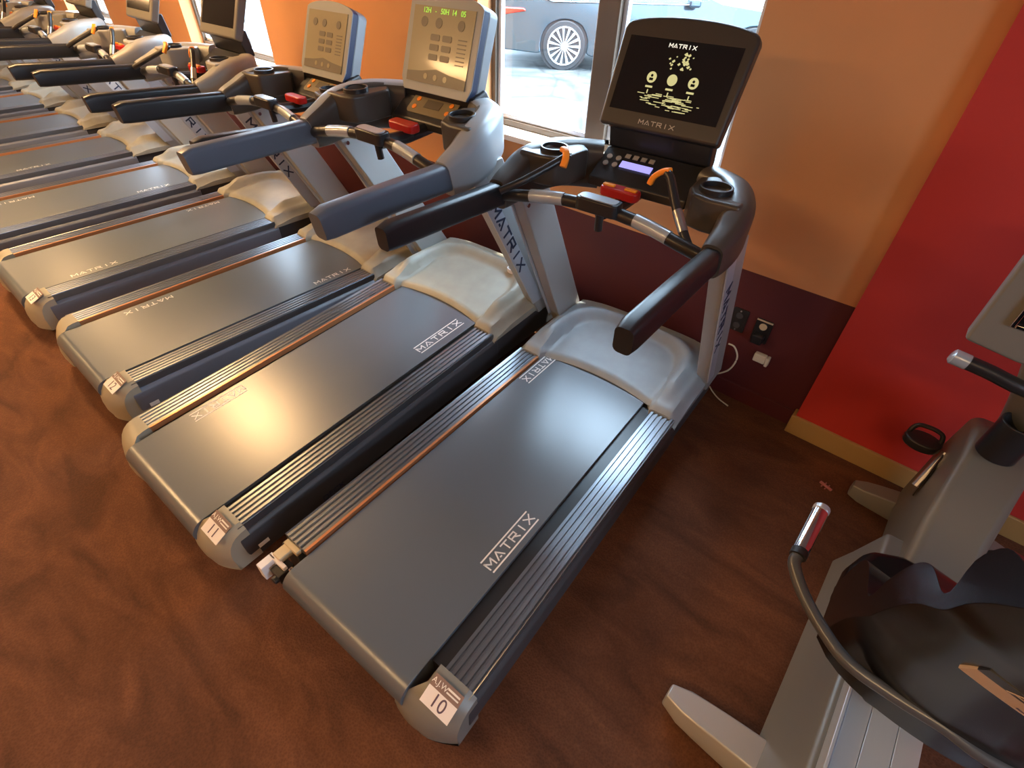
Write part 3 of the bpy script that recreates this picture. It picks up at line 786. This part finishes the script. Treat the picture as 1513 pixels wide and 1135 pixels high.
    # seat back: reclined shell, front profile with three padded ribs
    FR = [(-1.23, .56), (-1.235, .66), (-1.27, .745), (-1.35, .80), (-1.45, .848), (-1.462, .93), (-1.49, 1.02), (-1.545, 1.09), (-1.645, 1.152), (-1.625, 1.21), (-1.65, 1.27), (-1.71, 1.31), (-1.78, 1.335)]
    BK = [(-1.44, .58), (-1.47, .70), (-1.52, .85), (-1.60, 1.02), (-1.69, 1.17), (-1.76, 1.28), (-1.80, 1.35)]
    def resample(P, n):
        Q = smooth_path([(0, a, b_) for a, b_ in P], 8); D = [0]
        for a, b_ in zip(Q, Q[1:]): D.append(D[-1]+(b_-a).length)
        out = []
        for k in range(n+1):
            d = D[-1]*k/n; i_ = max(q for q in range(len(D)) if D[q] <= d+1e-9); i_ = min(i_, len(Q)-2)
            out.append(Q[i_].lerp(Q[i_+1], (d-D[i_])/max(1e-9, D[i_+1]-D[i_])))
        return out
    nv, nx = 60, 14; fr_, bk_ = resample(FR, nv), resample(BK, nv)
    bm = B(); F = []; Bk = []
    for j in range(nv+1):
        F.append([]); Bk.append([])
        for i in range(nx+1):
            u = i/nx*2-1; e = 1-abs(u)**6*.35; mid = (fr_[j]+bk_[j])/2
            for lst, q, cv in ((F, fr_[j], .035), (Bk, bk_[j], .05)):
                p = mid.lerp(q, e if lst is Bk else 1)
                lst[-1].append(bm.verts.new((.705+.205*u, p.y-cv*(1-u*u)*.8, p.z)))
    for j in range(nv):
        for i in range(nx):
            bm.faces.new((F[j][i], F[j][i+1], F[j+1][i+1], F[j+1][i])); bm.faces.new((Bk[j][i], Bk[j+1][i], Bk[j+1][i+1], Bk[j][i+1]))
        bm.faces.new((F[j][0], F[j+1][0], Bk[j+1][0], Bk[j][0])); bm.faces.new((F[j][nx], Bk[j][nx], Bk[j+1][nx], F[j+1][nx]))
    for i in range(nx):
        bm.faces.new((F[0][i], Bk[0][i], Bk[0][i+1], F[0][i+1])); bm.faces.new((F[nv][i], F[nv][i+1], Bk[nv][i+1], Bk[nv][i]))
    sb = add('seat_back', bm, SEATM, bevel=.008, seg=3)
    tl = Vector((0, -.09, .17)).normalized()
    def onback(b2, x, dz, lift=0):
        for q in range(9): bmesh.ops.bisect_plane(b2, geom=b2.verts[:]+b2.edges[:]+b2.faces[:], plane_co=(-.09+.02*q, 0, 0), plane_no=(1, 0, 0))
        mapped(b2, Vector((x, -1.6595, 1.05))+tl*dz+Vector((1, 0, 0)).cross(tl)*lift, (1, 0, 0), tl)
        for v in b2.verts: v.co.y += .04*((v.co.x-.705)/.205)**2
        return b2
    bm = B(); box(bm, -.10, .10, -.034, .020, -.004, .001); onback(bm, .68, 0); lb = add('sticker', bm, BEIGEL, sb, label='beige numbered sticker')
    bm = B(); box(bm, -.10, .10, .020, .052, -.004, .001); onback(bm, .68, 0); add('sticker_header', bm, BLACK, sb)
    bm = font_bm('A.J.W', .034, .0003); onback(bm, .650, .036, .0018); add('printed_text', bm, BEIGEL, sb)
    bm = font_bm('5', .05, .0003); onback(bm, .650, -.006, .0018); add('handwritten_number', bm, INK, sb)
    # seat cushion
    bm = B(); pc = [(.51, -1.24), (.515, -1.12), (.545, -1.03), (.62, -.99), (.80, -.99), (.87, -1.03), (.895, -1.12), (.90, -1.24)]
    prism(bm, pc, 'z', .47, .55); add('seat_cushion', bm, SEATM, bevel=.03, seg=4)
    bm = B(); box(bm, .66, .80, -1.22, -1.05, .352, .47); prism(bm, [(-1.36, .40), (-1.30, .40), (-1.40, .66), (-1.46, .66)], 'x', .66, .80); add('seat_carriage', bm, BLACK, bevel=.01)
    # side handles on one bent bar
    cb = [(.380, -1.372, .752), (.382, -1.392, .745), (.42, -1.43, .725), (.48, -1.475, .712), (.54, -1.505, .705), (.62, -1.51, .705), (.70, -1.51, .71), (.78, -1.51, .705), (.90, -1.47, .712), (.98, -1.43, .725), (1.018, -1.392, .745), (1.02, -1.372, .752)]
    bm = B(); tube(bm, cb, .0135, 14); hb2 = add('seat_handlebar', bm, TUBEG)
    for s, gx in ((-1, .38), (1, 1.02)):
        bm = B(); tube(bm, [(gx, -1.372, .752), (gx, -1.355, .755)], .018, 16, False); add('grip_collar', bm, BLACK, hb2)
        bm = B(); tube(bm, [(gx, -1.355, .755), (gx, -1.235, .772)], .0175, 20, False); add('sensor_grip', bm, CHROME, hb2, label='chrome heart-rate grip')
        bm = B(); tube(bm, [(gx, -1.235, .772), (gx, -1.218, .7745)], .0185, 20, False); add('grip_end', bm, BIKES, hb2, .004)
    # lower arm frame right of seat
    bm = B(); tube(bm, [(.80, -1.52, .66), (.92, -1.50, .66), (1.0, -1.45, .64)], .012, 10); add('support_tube', bm, CHROME)
bike()

# ------------------------------------------------------------------ wall outlets, cord, clip
t = tag(root('power_outlet', (-.21, -.003, .435)), 'dark double power outlet low on the maroon wall beside the nearest treadmill', 'outlet')
bm = B(); prism(bm, [(x, z) for x, z in rrect(.075, .12, .008)], 'y', -.006, .003); pl = obj('cover_plate', bm, BLACK, t, .002)
bm = B()
for z in (-.026, .026): cyl(bm, (0, -.009, z), .016, .004, 'y', 16)
obj('socket', bm, SIDE, pl)
bm = B(); cyl(bm, (0, -.009, .05), .004, .003, 'y', 8); cyl(bm, (0, -.009, -.05), .004, .003, 'y', 8); obj('plate_screws', bm, STEEL, pl)
t = tag(root('power_outlet', (-.095, -.003, .425)), 'power outlet with a white socket and black plug nearest the red wall', 'outlet')
bm = B(); prism(bm, [(x, z) for x, z in rrect(.075, .12, .008)], 'y', -.006, .003); pl = obj('cover_plate', bm, BLACK, t, .002)
bm = B(); box(bm, -.036, .036, -.010, -.004, .052, .059); cyl(bm, (0, -.010, .026), .017, .006, 'y', 20); obj('white_socket', bm, CREAM, pl)
bm = B(); box(bm, -.025, .025, -.05, -.006, -.05, -.005); obj('black_plug', bm, BLACK, t, .006)
t = tag(root('plug_adapter', (-.045, -.004, .298)), 'small white plug adapter on the maroon wall under the outlet', 'plug')
bm = B(); box(bm, -.036, .02, -.03, 0, -.022, .022); ad = obj('adapter_body', bm, WCORD, t, .006)
bm = B(); box(bm, .02, .036, -.03, 0, -.03, .02); obj('adapter_prong_side', bm, WCORD, ad, .005)
bm = B(); tube(bm, [(-.205, -.045, .318), (-.175, -.045, .315), (-.147, -.045, .275), (-.146, -.045, .225), (-.165, -.045, .17), (-.215, -.04, .115)], .0042, 8)
tag(obj('extension_cord', bm, WCORD), 'thin white cord looping against the maroon wall beside the nearest treadmill', 'cord')
bm = B(); tube(bm, [(-.22, -.04, .03), (-.19, -.05, .012), (-.15, -.07, .006), (-.09, -.09, .006)], .0035, 8)
tag(obj('extension_cord', bm, WCORD), 'thin cord end trailing on the floor at the foot of the maroon wall', 'cord')
t = tag(root('pink_clip', (.442, -.288, 0), R(-20)), 'small pink plastic clip lying on the dark floor', 'clip')
bm = B(); box(bm, -.028, .028, -.006, .006, 0, .008); cl = obj('clip_bar', bm, PINK, t, .002)
bm = B(); box(bm, -.012, -.007, -.018, .018, 0, .006); box(bm, .004, .009, -.018, .018, 0, .006); obj('clip_prongs', bm, PINK, cl, .001)
